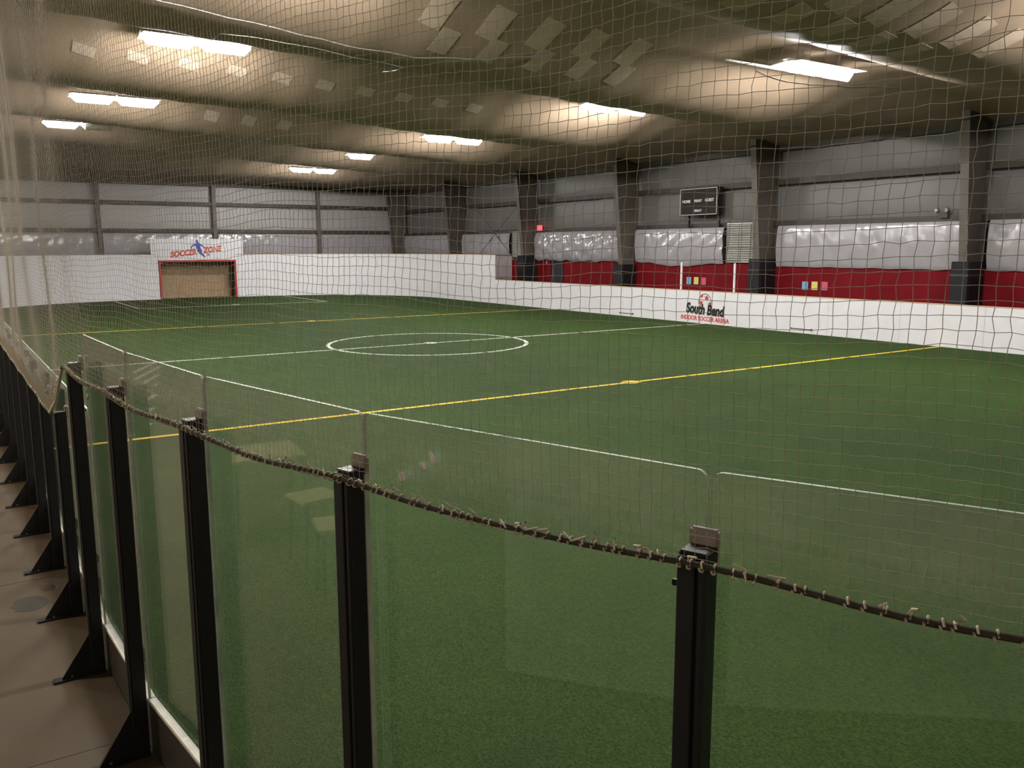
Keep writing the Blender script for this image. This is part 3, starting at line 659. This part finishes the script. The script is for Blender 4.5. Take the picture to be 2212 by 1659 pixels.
# ------------------------------------------------------------------ glass fence in front of the camera
def inter_dir(pts, i):
    a = Vector(pts[max(0, i - 1)]); b = Vector(pts[min(len(pts) - 1, i + 1)]); d = (b - a); d.normalize(); return d
ALL = TALL + LOW
tall_n = len(TALL)
post_mesh = {}
def build_post(h, kind):
    """post in local axes: x along the fence (away from the camera side of travel), y towards the spectators; parts as (name, mesh)"""
    parts = []
    def add(n, fn, mm, smooth=False):
        bm = bmesh.new(); fn(bm); bmesh.ops.recalc_face_normals(bm, faces=bm.faces[:]); me = mesh_from_bm(bm, n, smooth); me.materials.append(mm); parts.append((n, me))
    def shaft(bm):
        bm_box(bm, -0.036, 0.036, -0.040, 0.030, 0.0, h); bmesh.ops.bevel(bm, geom=bm.edges[:], offset=0.004, segments=1, affect='EDGES')
    add('shaft', shaft, M_black)
    def cover(bm):
        bm_box(bm, -0.010, 0.034, 0.030, 0.042, 0.02, h - 0.01); bm_box(bm, -0.034, -0.017, 0.030, 0.039, 0.02, h - 0.01)
        bmesh.ops.bevel(bm, geom=bm.edges[:], offset=0.003, segments=1, affect='EDGES')
    add('cover_strip', cover, M_black)
    def cap(bm):
        bm_box(bm, -0.037, 0.037, -0.055, -0.032, h - 0.05, h + 0.04); bmesh.ops.bevel(bm, geom=bm.edges[:], offset=0.006, segments=2, affect='EDGES')
    add('taped_cap', cap, M_cap)
    def foot(bm):
        bm_box(bm, -0.032, 0.032, -0.038, 0.27, 0.0, 0.014)
    add('foot_plate', foot, M_black)
    def gus(bm):
        bm_prism(bm, [(0.03, 0.014), (0.22, 0.014), (0.03, 0.30)], -0.008, 0.008, Matrix(((0, 0, 1, 0), (1, 0, 0, 0), (0, 1, 0, 0), (0, 0, 0, 1))))
    add('gusset', gus, M_black)
    zs = [0.42, 0.95, 1.48] + ([2.0] if h > 1.8 else [])
    for z in zs:
        def bolt(bm, z=z):
            bmesh.ops.create_cone(bm, cap_ends=True, segments=6, radius1=0.009, radius2=0.009, depth=0.022, matrix=Matrix.Translation((0.044, 0.012, z)) @ Matrix.Rotation(math.pi / 2, 4, 'Y'))
        add('bolt', bolt, M_black)
    def fbolt(bm):
        bmesh.ops.create_cone(bm, cap_ends=True, segments=6, radius1=0.011, radius2=0.011, depth=0.012, matrix=Matrix.Translation((0, 0.16, 0.02)))
    add('anchor_bolt', fbolt, M_galv)
    return parts
for i, p in enumerate(ALL):
    tall = i < tall_n
    key = 'tall' if tall else 'low'
    if key not in post_mesh: post_mesh[key] = build_post(Z_TALL if tall else Z_LOW, key)
    d = inter_dir(ALL, i); a = math.atan2(d.y, d.x)
    if tall:
        lab = {0: 'tall black fence post out past the right of the photo', 1: 'tall black fence post just past the right edge of the photo', 2: 'tall black fence post nearest the right, in front of the camera', 3: 'tall black fence post second from the right with white peeling edge',
               4: 'tall black fence post third from the right', 5: 'tall black fence post fourth from the right', 6: 'last tall black fence post, where the net steps down'}[i]
    else: lab = 'low black fence post, %s past the step in the net' % ORD[i - tall_n]
    t = empty('fence_post', lab, 'post', 'black posts of the glass fence', loc=(p[0], p[1], 0), rz=a)
    made = {}
    for n, me in post_mesh[key]:
        made[n] = new_obj(n, me, made['foot_plate'] if n == 'anchor_bolt' else made['shaft'] if n == 'bolt' else t)
    if i == 3:
        box('peeling_edge_tape', -0.042, -0.036, -0.045, -0.028, 0.25, Z_TALL - 0.02, M_rim, t)

def pane(a, b, zt, label, material, low=False):
    a, b = Vector(a), Vector(b); d = b - a; L = d.length; d.normalize(); n = Vector((d.y, -d.x))     # n points to the pitch
    if n.x < 0: n = -n
    t = empty('glass_pane', label, 'glass pane', 'clear panes of the fence', loc=(a.x + n.x * 0.064, a.y + n.y * 0.064, 0), rz=math.atan2(d.y, d.x))
    z0 = Z_KICK + 0.02; g = 0.009; r = 0.028; th = 0.010
    pts = [(g, z0), (L - g, z0)] + [(L - g - r + r * math.cos(k * math.pi / 10), zt - r + r * math.sin(k * math.pi / 10)) for k in range(6)] \
        + [(g + r - r * math.sin(k * math.pi / 10), zt - r + r * math.cos(k * math.pi / 10)) for k in range(6)]
    sgn = 1
    Mx = Matrix(((1, 0, 0, 0), (0, 0, 1, 0), (0, 1, 0, 0), (0, 0, 0, 1)))
    bm = bmesh.new()
    va = [bm.verts.new(Mx @ Vector((p[0], p[1], -th / 2))) for p in pts]; vb = [bm.verts.new(Mx @ Vector((p[0], p[1], th / 2))) for p in pts]
    bm.faces.new(va); bm.faces.new(list(reversed(vb)))
    bmesh.ops.recalc_face_normals(bm, faces=bm.faces[:])
    new_obj('sheet', mesh_from_bm(bm, 'sheet'), t, [material])
    bm = bmesh.new()
    va = [bm.verts.new(Mx @ Vector((p[0], p[1], -th / 2 - 0.0006))) for p in pts]; vb = [bm.verts.new(Mx @ Vector((p[0], p[1], th / 2 + 0.0006))) for p in pts]
    for k in range(len(pts)): bm.faces.new((va[k], va[(k + 1) % len(pts)], vb[(k + 1) % len(pts)], vb[k]))
    new_obj('polished_edge', mesh_from_bm(bm, 'polished_edge'), t, [M_rim])
    return t, L
def kick(a, b, label):
    a, b = Vector(a), Vector(b); d = b - a; L = d.length; d.normalize(); n = Vector((d.y, -d.x))
    if n.x < 0: n = -n
    t = empty('kick_board', label, 'kick board', 'dark boards under the fence panes', loc=(a.x + n.x * 0.075, a.y + n.y * 0.075, 0), rz=math.atan2(d.y, d.x))
    box('board', 0.004, L - 0.004, -0.014, 0.014, 0.014, Z_KICK, M_kick, t)
    box('top_channel', 0.004, L - 0.004, -0.022, 0.022, Z_KICK, Z_KICK + 0.022, M_white_strip, t, 0.004)
    box('bottom_rail', 0.004, L - 0.004, -0.03, -0.015, 0.014, 0.07, M_black, t)
for i in range(len(ALL) - 1):
    if i < tall_n - 1:
        w = ['past the right edge of the photo', 'at the right edge of the photo', 'between the two nearest posts, stuck with white scraps', 'between second and third posts from the right', 'between third and fourth posts from the right', 'between the last two tall posts']
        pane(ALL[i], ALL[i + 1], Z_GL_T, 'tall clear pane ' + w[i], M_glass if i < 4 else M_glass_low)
        kick(ALL[i], ALL[i + 1], 'dark kick board under the tall pane ' + w[i])
    else:
        k = i - tall_n + 1
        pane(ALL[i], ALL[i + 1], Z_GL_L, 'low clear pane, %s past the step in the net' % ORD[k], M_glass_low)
        kick(ALL[i], ALL[i + 1], 'dark kick board under the %s low pane past the step' % ORD[k])

# ------------------------------------------------------------------ net over the fence
def catmull(pts, n):
    P = [np.array(p, float) for p in pts]; P = [2 * P[0] - P[1]] + P + [2 * P[-1] - P[-2]]; out = []
    for i in range(1, len(P) - 2):
        for k in range(n):
            t = k / n
            out.append(0.5 * ((2 * P[i]) + (-P[i - 1] + P[i + 1]) * t + (2 * P[i - 1] - 5 * P[i] + 4 * P[i + 1] - P[i + 2]) * t * t + (-P[i - 1] + 3 * P[i] - 3 * P[i + 1] + P[i + 2]) * t ** 3))
    out.append(P[-2]); return np.array(out)
base = catmull(ALL, 24)
tg = np.gradient(base, axis=0); tg /= np.linalg.norm(tg, axis=1)[:, None]
nrm = np.stack([-tg[:, 1], tg[:, 0]], 1); nrm *= np.where(nrm[:, :1] > 0, -1.0, 1.0)     # towards the spectators
line = base + nrm * 0.052
sl = np.concatenate([[0], np.cumsum(np.linalg.norm(np.diff(line, axis=0), axis=1))]); SL = sl[-1]
def at(s):
    return np.stack([np.interp(s, sl, line[:, 0]), np.interp(s, sl, line[:, 1])], -1)
def nat(s):
    return np.stack([np.interp(s, sl, nrm[:, 0]), np.interp(s, sl, nrm[:, 1])], -1)
ysl = np.array([sl[np.argmin(np.hypot(base[:, 0] - p[0], base[:, 1] - p[1]))] for p in ALL])
zrope = np.array([Z_TALL - 0.02] * tall_n + [Z_LOW - 0.01] * len(LOW))
def rope_z(s):
    z = np.interp(s, ysl, zrope)
    ph = np.interp(s, ysl, np.arange(len(ALL)))
    return z - 0.016 * np.sin(np.pi * (ph % 1.0)) ** 2
CELL = 0.0285
RN = 0.00078
ZTOP = 6.65
def netpos(s, z):
    """smoothly rippled surface of the net"""
    s = np.asarray(s, float); z = np.asarray(z, float)
    w = 0.018 * np.sin(1.9 * s + 0.6 * z) + 0.010 * np.sin(4.7 * s - 1.3 * z + 1.0) + 0.012 * np.sin(2.6 * z + 0.8 * s)
    amp = np.clip((z - rope_z(s)) / 0.5, 0.0, 1)
    sz = 0.010 * np.sin(3.4 * s + 1.2) + 0.006 * np.sin(8.3 * s + 2.0 * z)
    ss = s + 0.012 * np.sin(2.2 * z + s) * amp - 0.012 * (z - 2.0) * 0.9
    p = at(np.clip(ss, 0, SL)) + nat(np.clip(s, 0, SL)) * (w * amp)[..., None]
    return np.concatenate([p, (z + sz * amp)[..., None]], -1)
net = empty('safety_net', 'tan twine safety net hung above the glass fence', 'net')
S_SPLIT = float(ysl[tall_n])            # finer near, coarser past the step
Z_SPLIT = 4.6
paths_n, paths_f = [], []
ns = int(SL / CELL)
for k in range(ns):
    s = k * CELL
    z0 = float(rope_z(s))
    if s < S_SPLIT + 0.3:
        zz = np.arange(z0, Z_SPLIT, CELL)
        jit = rng.normal(0, 0.0012, (len(zz), 3)); jit[:, 2] = 0
        jit[0::2, 0] += 0.0012; jit[0::2, 1] -= 0.0012
        paths_n.append(netpos(np.full(len(zz), s), zz) + jit)
        zz = np.linspace(zz[-1], ZTOP, 12); paths_f.append(netpos(np.full(len(zz), s), zz))
    else:
        zz = np.concatenate([np.linspace(z0, 3.4, 16), np.linspace(3.4, ZTOP, 14)[1:]])
        paths_f.append(netpos(np.full(len(zz), s), zz))
z = Z_LOW + CELL
rz_all = rope_z(np.arange(0, SL, CELL))
while z < ZTOP:
    s_ok = np.arange(0, SL, CELL)
    ok = s_ok[z > rz_all + 0.004]
    if len(ok) > 3:
        near = ok[ok <= S_SPLIT + 0.3]; far = ok[ok >= S_SPLIT + 0.25]
        if len(near) > 3:
            if z < Z_SPLIT:
                jit = rng.normal(0, 0.0011, (len(near), 3)); jit[0::2, 2] += 0.0014
                paths_n.append(netpos(near, np.full(len(near), z)) + jit)
            else: q = near[::5]; paths_f.append(netpos(q, np.full(len(q), z)))
        if len(far) > 8: q = far[::4]; paths_f.append(netpos(q, np.full(len(q), z)))
    z += CELL
hem = []
for k in range(ns * 2):
    s_ = (k + 0.5) * CELL * 0.5
    if s_ > S_SPLIT - 0.35:
        z0 = float(rope_z(s_)); zz = np.linspace(z0 - 0.01, z0 + 0.15 + 0.03 * math.sin(5 * s_), 4)
        hem.append(netpos(np.full(4, s_), zz) + np.append(nat(np.array(s_)) * 0.008, 0))
V, F = tubes_np(hem, RN * 1.3, 3)
tag(new_obj('hem_band', mesh_np('hem_band', V, F, True), net, [M_net]), kind='stuff')
V, F = tubes_np(paths_n, RN, 3)
tag(new_obj('near_netting', mesh_np('near_netting', V, F, True), net, [M_net]), kind='stuff')
V, F = tubes_np(paths_f, RN, 3)
tag(new_obj('far_netting', mesh_np('far_netting', V, F, True), net, [M_net]), kind='stuff')
# hem rope, lashing and loose ends
ss = np.arange(0, SL, 0.03)
rp = np.concatenate([at(ss) + nat(ss) * 0.004, rope_z(ss)[:, None]], 1)
tube('hem_rope', [rp + np.stack([0 * ss, 0 * ss, 0.003 * np.sin(9 * ss)], 1)], 0.0085, M_rope, net, 8)
ties = []; s = 0.02
while s < SL - 0.1:
    c = np.append(at(np.array(s)) + nat(np.array(s)) * 0.004, rope_z(np.array(s)))
    t2 = at(np.array(s + 0.02)) - at(np.array(s)); t2 /= np.linalg.norm(t2); n2 = nat(np.array(s))
    r0 = 0.0105 + 0.002 * rng.random(); lean = rng.uniform(-0.5, 0.5)
    loop = [c + np.append(n2 * r0 * math.cos(a) + t2 * 0.006 * lean * math.sin(a), r0 * math.sin(a)) for a in np.linspace(0, 2 * math.pi, 9)]
    loop = np.array(loop) + np.append(t2 * 0.004, 0) * np.linspace(-1, 1, 9)[:, None]
    ties.append(loop)
    if rng.random() < 0.45:
        e = c + np.append(n2 * 0.012, 0.011)
        ties.append(np.array([e, e + np.append(t2 * rng.uniform(-0.02, 0.02), 0.012), e + np.append(t2 * rng.uniform(-0.03, 0.03) + n2 * 0.008, rng.uniform(-0.005, 0.03))]))
    s += rng.uniform(0.02, 0.055)
V, F = tubes_np(ties, 0.0028, 5)
tag(new_obj('rope_lashing', mesh_np('rope_lashing', V, F, True), net, [M_tie]), kind='stuff')
# thick bundled edge of the net where it steps down
b0 = np.append(TALL[-1], Z_TALL - 0.03); b1 = np.append(LOW[0], Z_LOW)
nn = np.append(nat(np.array(ysl[tall_n])) * 0.065, 0)
tube('step_rope', [[b0 + nn, (b0 + b1) / 2 + nn + np.array([0, 0, -0.06]), b1 + nn]], 0.012, M_tie, net, 6)
# white scraps of tape on the pane
a, b = Vector(TALL[2]), Vector(TALL[3]); dd = (b - a).normalized(); n_ = Vector((dd.y, -dd.x)); n_ = n_ if n_.x > 0 else -n_
for (f, z, sx, sz, r, lab) in ((0.845, 2.085, 0.017, 0.016, 0.3, 'rounded white scrap stuck on the pane just above the rope'), (0.77, 2.135, 0.018, 0.008, 0.5, 'torn white scrap stuck on the pane above the rope'), (0.735, 2.165, 0.013, 0.022, -0.5, 'upper white scrap stuck on the pane near its top edge')):
    c = a + dd * (a - b).length * f + n_ * 0.048
    Mx = Matrix(((dd.x, 0, -n_.x, c.x), (dd.y, 0, -n_.y, c.y), (0, 1, 0, z), (0, 0, 0, 1))) @ Matrix.Rotation(r, 4, 'Z')
    pts = [(sx * math.cos(2 * math.pi * i / 9) * (0.8 + 0.3 * ((i * 7) % 3) / 2), sz * math.sin(2 * math.pi * i / 9)) for i in range(9)]
    tag(prism('tape_scrap', pts, 0, 0.001, M_sign_white, None, Mx), lab, 'tape')

# ------------------------------------------------------------------ spectators' side (things mirrored in the panes, and unseen lamps)
def lobby_lamp(x, y, z, label, lens=None):
    t = empty('lobby_light', label, 'ceiling light', 'warm lights over the spectators side', loc=(x, y, z))
    h = new_obj('housing', HOUS.copy(), t); l = new_obj('lens', None or lens_mesh(1.2), t); l.data.materials.append(lens or M_lobby); l.location = (0, 0, -0.005)
    zc = float(ceil_z(np.float64(x), np.float64(y))) - z
    for s in (-1, 1): tube('hanger', [[(s * 0.5, 0, 0.07), (s * 0.5, 0, zc)]], 0.006, M_galv, t, 4)
for (x, y, lab) in ((-0.7, -3.0, 'added warm fill light just behind the camera'), (-4.0, 9.0, 'warm hanging light over the walkway at left'), (-4.0, 18.0, 'warm hanging light farther along the walkway')):
    lobby_lamp(x, y, 5.2, lab, M_fill if y < 0 else M_lobby)  # the lamp behind the camera is added fill for net and caps

tag(box('wall_lobby', -1.72, -1.5, -0.95, 3.05, 0.0, 2.5, mat('dull_partition_paint', (0.40, 0.36, 0.29), 0.75, var=0.25, vscale=2.5)), 'cream partition behind the camera, mirrored in the nearest panes', kind='structure')
for k in range(7):
    x, y = -2.6 - 0.47 * k, 13.2 + 1.12 * k; L = 1.0 + 0.25 * k
    pts = [(0, -0.05), (L, -0.05), (L, 0.05), (0, 0.05)]
    o = prism('floor_stripe', pts, 0.0, 0.002, M_sign_white); o.location = (x, y, 0); o.rotation_euler = (0, 0, math.radians(128))
    tag(o, 'white floor stripe mirrored in a pane, %s of the row' % ORD[k], 'stripe', 'painted stripes on the walkway')
def table(x, y, rz, w, h, top, label, cat, name):
    t = empty(name, label, cat, 'furniture on the walkway', loc=(x, y, 0), rz=rz)
    box('top' if cat == 'table' else 'seat', -w, w, -w, w, h - 0.03, h, top, t, 0.006)
    for sx in (-1, 1):
        for sy in (-1, 1): tube('leg', [[(sx * (w - 0.04), sy * (w - 0.04), h - 0.03), (sx * (w - 0.02), sy * (w - 0.02), 0.0)]], 0.013, M_black, t, 6)
    for sx in (-1, 1): tube('stretcher', [[(sx * (w - 0.03), -w + 0.03, 0.22), (sx * (w - 0.03), w - 0.03, 0.22)]], 0.008, M_black, t, 5)
table(-2.55, 7.5, 0.5, 0.36, 0.76, M_wood, 'square tan-topped table mirrored in the panes', 'table', 'cafe_table')
table(-2.05, 6.25, 0.3, 0.19, 0.62, M_wood, 'tan stool nearest the square table', 'stool', 'stool')
table(-1.62, 5.5, 0.6, 0.19, 0.62, M_wood, 'tan stool closest to the fence', 'stool', 'stool')
table(-2.3, 4.9, 0.1, 0.19, 0.62, M_wood, 'tan stool farthest from the square table', 'stool', 'stool')
